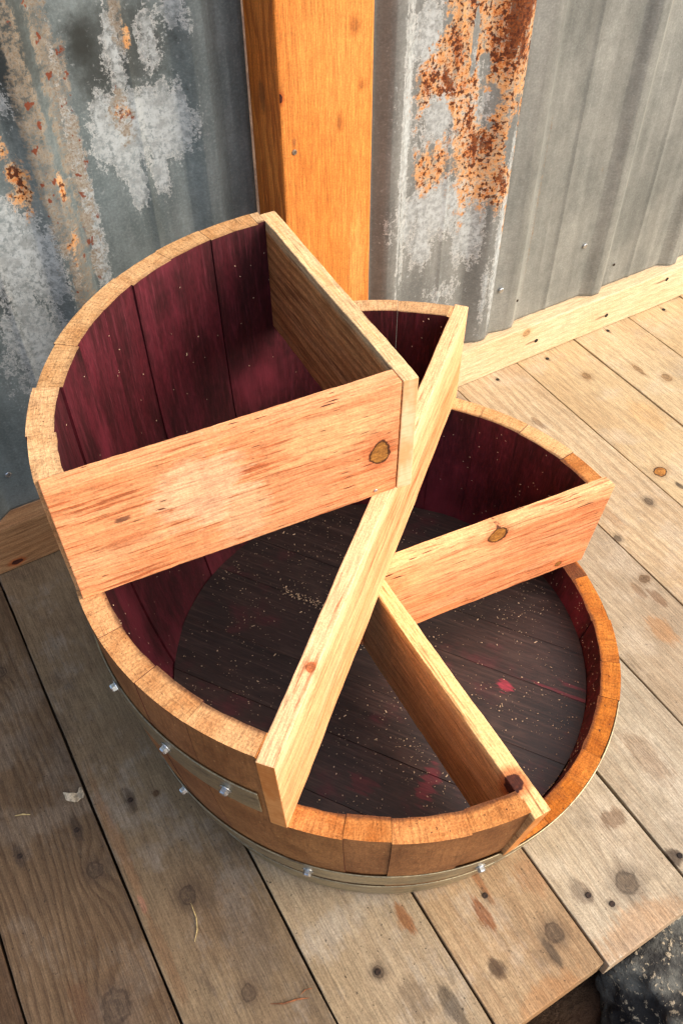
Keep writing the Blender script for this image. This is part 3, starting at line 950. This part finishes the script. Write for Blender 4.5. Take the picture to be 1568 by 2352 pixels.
def hoop(z0, z1, a0, a1, clip=True):
    V, F = [], []
    n = int((a1 - a0) / 2)
    for k in range(n + 1):
        a = a0 + (a1 - a0) * k / n
        top = min(z1, level(a) - .004) if clip else z1
        c, s = math.cos(math.radians(a)), math.sin(math.radians(a))
        for zz, ex in ((z0, .0008), (z0, .0026), (top, .0026), (top, .0008)):
            r = R(zz) + ex
            V.append((r * c, r * s, zz))
    for k in range(n):
        for j in range(4):
            F.append((k * 4 + j, k * 4 + (j + 1) % 4, k * 4 + 4 + (j + 1) % 4, k * 4 + 4 + j))
    if a1 - a0 < 359.5:
        F.append((0, 1, 2, 3))
        F.append(tuple(n * 4 + j for j in (3, 2, 1, 0)))
    o = new_obj('hoop', V, F, hoop_mat, barrel, (0, 0, z0))
    bevel(o, .0008, 2, 50)
    return o


def hoop_screw(a, z, hp):
    c, s = math.cos(math.radians(a)), math.sin(math.radians(a))
    r = R(z) + .0026
    nr = Vector((c, s, -.12))
    w = cyl('screw', (r * c, r * s, z), nr, .0062, .0012, screw_m, hp, 16)
    q = cyl('screw_head', Vector((r * c, r * s, z)) + nr.normalized() * .001, nr, .0044, .0048, screw_m, hp, 6)
    # one object per screw: join the hex head onto its washer
    me = w.data
    bm = bmesh.new()
    bm.from_mesh(me)
    off = q.location - w.location
    me2 = q.data.copy()
    for v_ in me2.vertices:
        v_.co = v_.co + off
    bm.from_mesh(me2)
    bm.to_mesh(me)
    bm.free()
    bpy.data.objects.remove(q, do_unlink=True)


hp1 = hoop(.283, .325, 43.0, 217.4)
for a, z in ((183.0, .303), (198.6, .304), (211.3, .304)):
    hoop_screw(a, z, hp1)
hp2 = hoop(.090, .136, 0, 360)
for a, z in ((191.0, .118), (223.0, .112), (259.0, .103)):
    hoop_screw(a, z, hp2)
hp3 = hoop(.003, .074, 0, 360)

# divider boards
ORG = ((244, 180, 128), (234, 148, 94), (192, 92, 46))


BOARD_STREAK = .75


def end_grain(col, sd):
    g = G('end_grain')
    x, y, z = g.obj()
    n1 = g.noise(g.vec(g.mul(x, 40), g.mul(y, 60), g.mul(z, 24)), 1, 3, .6)
    n2 = g.noise(g.vec(g.mul(x, 40), g.mul(y, 60), g.mul(z, 480)), 1, 2, .6)
    c = g.mix(g.sm(n1, .35, .65), lin(col), lin((col[0] * .92, col[1] * .84, col[2] * .74)))
    c = g.mix(g.mul(g.sm(n2, .45, .7), .3), c, lin((col[0] * .8, col[1] * .68, col[2] * .55)))
    g.bump(n2, .3, .0008)
    return g.done(c, .85, 0, .2)



def board(quad, z0, z1, mat_kw, sd, cols=ORG, n=46, in0=0.0, in1=0.0, end=(214, 150, 88)):
    L0, L1 = Vector((quad[0][0], quad[0][1], 0)), Vector((quad[1][0], quad[1][1], 0))
    ctr = (Vector((quad[0][0], quad[0][1], 0)) + Vector((quad[1][0], quad[1][1], 0)) + Vector((quad[2][0], quad[2][1], 0)) + Vector((quad[3][0], quad[3][1], 0))) / 4
    d = (L1 - L0).normalized()
    ang = math.atan2(d.y, d.x)
    rot = Matrix.Rotation(-ang, 2)
    loc_quad = []
    for p in quad:
        q = rot @ Vector((p[0] - ctr.x, p[1] - ctr.y))
        loc_quad.append((q.x, q.y))
    kw = dict(axes=(0, 2, 1), ringf=60, ring_amt=.16, warp=.012, fibre=.5, blotch=.5, blotch_scale=5, ticks=.7, cream=.28, cream_col=(250, 206, 158), wobble=1.2, streak=BOARD_STREAK, rough=.72, bump=.45, spec=.25, seed=sd)
    kw.update(mat_kw)
    mt = wood('divider_wood', *cols, **kw)
    em = end_grain(end, sd)
    o = slab('divider_board', loc_quad, 0, z1 - z0, [mt, em], barrel, (0, 0, 0), n=n, jit=.0007, bev=.0009, sd=sd, in0=in0, in1=in1)
    o.location = (ctr.x, ctr.y, z0)
    o.rotation_euler = (0, 0, ang)
    return o


ZT1, ZB1 = H1 + .0008, H2 + .0006
ZT2, ZB2 = H2 + .0002, H3 + .0006
ZT3, ZB3 = H3 + .0002, H4 + .0006
# board facing the camera on the top tier (outer end first)
B = board(((-.3115, .0192), (.0032, -.0098), (-.3100, .0376), (.0046, .0086)), ZB1, ZT1,
          dict(knots=[(.138, .058, .0105, .0135, 'ring')], ticks=1.0,
               stains=[(-.035, .085, .05, .05, (250, 208, 168), .6), (.0, .04, .03, .05, (250, 206, 160), .5), (-.105, .083, .009, .004, (70, 40, 40), .8), (-.11, .055, .03, .008, (170, 90, 50), .5),
                       (.09, .10, .06, .03, (248, 200, 140), .5)]), 2.2)
cyl('screw', (-.0195, -.0079, .4072), (-.09, -.99, 0), .0022, .0012, screw_m, B, 8)
B.children[0].location = Matrix.Rotation(-B.rotation_euler.z, 3, 'Z') @ (Vector((-.0195, -.0079, .4072)) - B.location)
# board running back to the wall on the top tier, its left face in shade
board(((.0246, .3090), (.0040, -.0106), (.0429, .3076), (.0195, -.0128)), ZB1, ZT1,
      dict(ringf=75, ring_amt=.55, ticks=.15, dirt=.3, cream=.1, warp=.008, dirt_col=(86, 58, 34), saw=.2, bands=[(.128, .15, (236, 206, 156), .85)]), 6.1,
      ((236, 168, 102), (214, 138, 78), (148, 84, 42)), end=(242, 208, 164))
# the long board across the whole barrel
board(((-.2494, -.1984), (.2379, .2160), (-.2387, -.2110), (.2486, .2034)), ZB2, ZT2,
      dict(knots=[(-.226, .139, .006, .02, 'soft', -.003, .005)], ring_amt=.22, ringf=70, ticks=.35, cream=.5,
           bands=[(.118, .16, (250, 214, 164), .6), (.035, .06, (222, 132, 76), .5), (.0, .02, (232, 160, 100), .4)]), 9.3, ((244, 196, 144), (234, 164, 108), (198, 106, 56)), n=70, in0=.008, in1=.008)
# right board of the lower V
board(((-.0250, .0182), (.3125, -.0186), (-.0270, .0006), (.3130, -.0364)), ZB3, ZT3,
      dict(knots=[(.0065, .124, .0125, .012, 'ring'), (.115, .012, .005, .004, 'ring')], ticks=1.0,
           stains=[(-.05, .1, .09, .025, (248, 204, 146), .6)], bands=[(.122, .15, (250, 214, 156), .55)]), 14.8, in1=.017)
# front board of the lower V
board(((-.0362, -.3125), (-.0248, -.0012), (-.0178, -.3128), (-.0066, -.0022)), ZB3, ZT3,
      dict(knots=[(-.118, .140, .011, .024, 'dark', .006, .010)], ringf=70, ring_amt=.25, warp=.008, ticks=.5, dirt=.25, dirt_col=(120, 80, 46),
           bands=[(.129, .15, (250, 212, 146), .8)]), 19.5, ((240, 192, 132), (222, 166, 106), (178, 118, 68)), in0=.019)

# sawdust lying in the barrel: far too many flakes to count
rr = random.Random(5)
V, F = [], []


def flake(p, nrm, L, Wd, up=.0005):
    nrm = Vector(nrm).normalized()
    q = nrm.to_track_quat('Z', 'Y')
    a = rr.uniform(0, 6.28)
    b = len(V)
    tilt_ = rr.uniform(-.5, .5)
    for (sx, sy, sz) in ((-1, -1, 0), (1, -.6, 0), (.8, 1, 0), (-1, .7, 0), (0, 0, 1)):
        lx, ly = sx * L / 2, sy * Wd / 2
        vx = lx * math.cos(a) - ly * math.sin(a)
        vy = lx * math.sin(a) + ly * math.cos(a)
        V.append(tuple(Vector(p) + q @ Vector((vx, vy, .0002 + (up if sz else 0) + abs(tilt_) * (lx + L / 2) * .3))))
    F.extend([(b, b + 1, b + 4), (b + 1, b + 2, b + 4), (b + 2, b + 3, b + 4), (b + 3, b, b + 4), (b + 3, b + 2, b + 1, b)])


def dens(x, y):
    return mnoise.noise(Vector((x * 14, y * 14, 0))) * .5 + .5


n = 0
while n < 2100:
    a = rr.uniform(0, 2 * math.pi)
    r = RH * math.sqrt(rr.random()) * .97
    x, y = r * math.cos(a), r * math.sin(a)
    if rr.random() > dens(x, y) ** 2 * 1.5:
        continue
    L = rr.choice((.0007, .0008, .001, .0012, .0016)) * rr.uniform(.7, 1.3)
    if rr.random() < .02:
        L = rr.uniform(.003, .005)
    flake((x, y, ZD + .0006), (0, 0, 1), L, min(.0014, L * rr.uniform(.4, .8)))
    n += 1
# the trail of dust along a head joint in the left compartment
for k in range(70):
    t = rr.random()
    p = hu * (-.155 + .075 * t) + hv * (.0395 + rr.gauss(0, .003))
    flake((p.x, p.y, ZD + .0006), (0, 0, 1), rr.uniform(.0012, .0035), .0012)
n = 0
while n < 420:
    a = rr.uniform(0, 360)
    lv = level(a)
    z = ZD + .005 + (lv - ZD - .008) * rr.random()
    if rr.random() > dens(a * .02, z * 2) ** 2 * 1.6:
        continue
    c, s = math.cos(math.radians(a)), math.sin(math.radians(a))
    r = R(z) - TH - .0016
    flake((r * c, r * s, z), (-c, -s, .05), rr.uniform(.0009, .0022), rr.uniform(.0006, .0012))
    n += 1
dust = new_obj('sawdust', V, F, plain('sawdust', (236, 206, 170), .9, 0, .35, 90), barrel, (0, 0, ZD))
tag(dust, kind='stuff')

# ------------------------------------------------------------------ litter on the deck
def strand(name, pts, rad, mat, label, cat):
    V, F = [], []
    n = len(pts)
    for i, p in enumerate(pts):
        for k in range(5):
            a = 2 * math.pi * k / 5
            rad_i = rad * (1 if 0 < i < n - 1 else .35)
            d = (Vector(pts[min(i + 1, n - 1)]) - Vector(pts[max(i - 1, 0)])).normalized()
            q = d.to_track_quat('Z', 'Y')
            V.append(tuple(Vector(p) + q @ Vector((rad_i * math.cos(a), rad_i * math.sin(a), 0))))
    for i in range(n - 1):
        for k in range(5):
            F.append((i * 5 + k, i * 5 + (k + 1) % 5, (i + 1) * 5 + (k + 1) % 5, (i + 1) * 5 + k))
    F.append((4, 3, 2, 1, 0))
    F.append(tuple((n - 1) * 5 + k for k in range(5)))
    return tag(new_obj(name, V, F, mat, None, pts[0]), label, cat)


straw = plain('straw', (214, 188, 128), .7, 0, .3, 200)
strand('straw', [(-.4735, .0735, .0024), (-.465, .0705, .0032), (-.457, .0655, .0024)], .0011, straw, 'short pale straw lying on the dark plank at far left', 'straw')
strand('straw', [(-.331, -.1285, .0018), (-.332, -.146, .0022), (-.3365, -.158, .0018), (-.344, -.168, .0018)], .0007, straw, 'long thin bent straw on the plank below the barrel', 'straw')
twig = plain('twig', (150, 88, 44), .7, 0, .4, 200)
strand('twig', [(-.300, -.265, .0020), (-.288, -.272, .0028), (-.273, -.276, .0028), (-.262, -.281, .0020)], .0010, twig, 'thin reddish twig at the plank edge near the bottom', 'twig')
strand('twig', [(-.2685, -.2735, .0018), (-.262, -.272, .0022), (-.2545, -.2745, .0018)], .0007, twig, 'tiny broken twig beside the reddish twig near the bottom', 'twig')
# torn scrap of pale bark
V, F = [], []
NB = 9
rb = random.Random(3)
for i in range(NB):
    t = i / (NB - 1)
    cx = -.4135 + .022 * t
    cy = .0665 - .006 * t - .006 * math.sin(t * math.pi)
    wv = .0065 * (0.7 + .5 * rb.random())
    for s_ in (-1, 1):
        for zz in (0, .0008):
            V.append((cx, cy + s_ * wv, .0018 + zz + .0022 * abs(math.sin(t * 5)) + (.001 if s_ > 0 else 0)))
for i in range(NB - 1):
    a, b = i * 4, i * 4 + 4
    F += [(a + 1, a + 3, b + 3, b + 1), (a, b, b + 2, a + 2), (a, a + 1, b + 1, b), (a + 2, b + 2, b + 3, a + 3)]
F += [(0, 2, 3, 1), ((NB - 1) * 4, (NB - 1) * 4 + 1, (NB - 1) * 4 + 3, (NB - 1) * 4 + 2)]
sc = new_obj('bark_scrap', V, F, plain('bark_scrap', (206, 188, 160), .85, 0, .4, 160, bump=.4), None, (-.404, .062, .002))
tag(sc, 'torn pale scrap of bark on the plank left of the barrel', 'bark scrap')

# ------------------------------------------------------------------ rocks beyond the deck edge
def rock_mat(name, A, B_, C_, seed):
    g = G(name)
    x, y, z = g.obj()
    p = g.vec(g.add(x, seed), y, z)
    n1 = g.noise(p, 8, 5, .6)
    n2 = g.noise(p, 55, 6, .7)
    n3 = g.noise(p, 160, 3, .7)
    c = g.mix(g.sm(n1, .44, .56), lin(A), lin(B_))
    c = g.mix(g.mul(g.sm(n2, .54, .66), .75), c, lin(C_))
    c = g.mix(g.mul(g.sm(g.add(g.mul(n3, .6), g.mul(n2, .4)), .55, .62), .8), c, lin((206, 190, 160)))
    c = g.mix(g.mul(g.sm(n3, .36, .26), .7), c, lin((24, 22, 22)))
    g.bump(g.add(n2, g.mul(n3, .6)), .9, .006)
    return g.done(c, .88, 0, .3)


def rock(ctr, rad, seed, mat, label, flat=.55, sub=5, top=None):
    bm = bmesh.new()
    bmesh.ops.create_icosphere(bm, subdivisions=sub, radius=1)
    for v in bm.verts:
        p = v.co.copy()
        k = 1 + .22 * mnoise.noise(p * 1.3 + Vector((seed, 0, 0))) + .09 * mnoise.noise(p * 3.7 + Vector((0, seed, 0))) + .03 * mnoise.noise(p * 11 + Vector((0, 0, seed)))
        # blocky: pull towards a cube
        mx = max(abs(p.x), abs(p.y), abs(p.z))
        p = p.lerp(p / mx * .9, flat) * k
        v.co = Vector((p.x * rad[0], p.y * rad[1], p.z * rad[2]))
        if top is not None and v.co.z + ctr[2] > top:
            v.co.z = top - ctr[2] + (v.co.z + ctr[2] - top) * .15
    me = bpy.data.meshes.new('rock')
    bm.to_mesh(me)
    bm.free()
    me.materials.append(mat)
    for p in me.polygons:
        p.use_smooth = True
    o = bpy.data.objects.new('rock', me)
    COL.objects.link(o)
    o.location = ctr
    return tag(o, label, 'rock')


rock((.25, -.515, -.155), (.235, .125, .13), 2.0, rock_mat('rock_slate', (46, 45, 44), (112, 112, 104), (30, 30, 31), 1.0),
     'big dark grey rock with pale specks beyond the deck edge', .6, 6, top=-.042)
rock((-.055, -.485, -.185), (.055, .06, .10), 5.0, rock_mat('rock_brown', (84, 60, 42), (112, 84, 62), (48, 32, 24), 4.0),
     'small brown rock in the dark gap below the sawn plank ends', .5, 5)

# ------------------------------------------------------------------ render settings
scene.render.engine = 'CYCLES'
scene.render.resolution_x = 682
scene.render.resolution_y = 1024
scene.cycles.max_bounces = 8
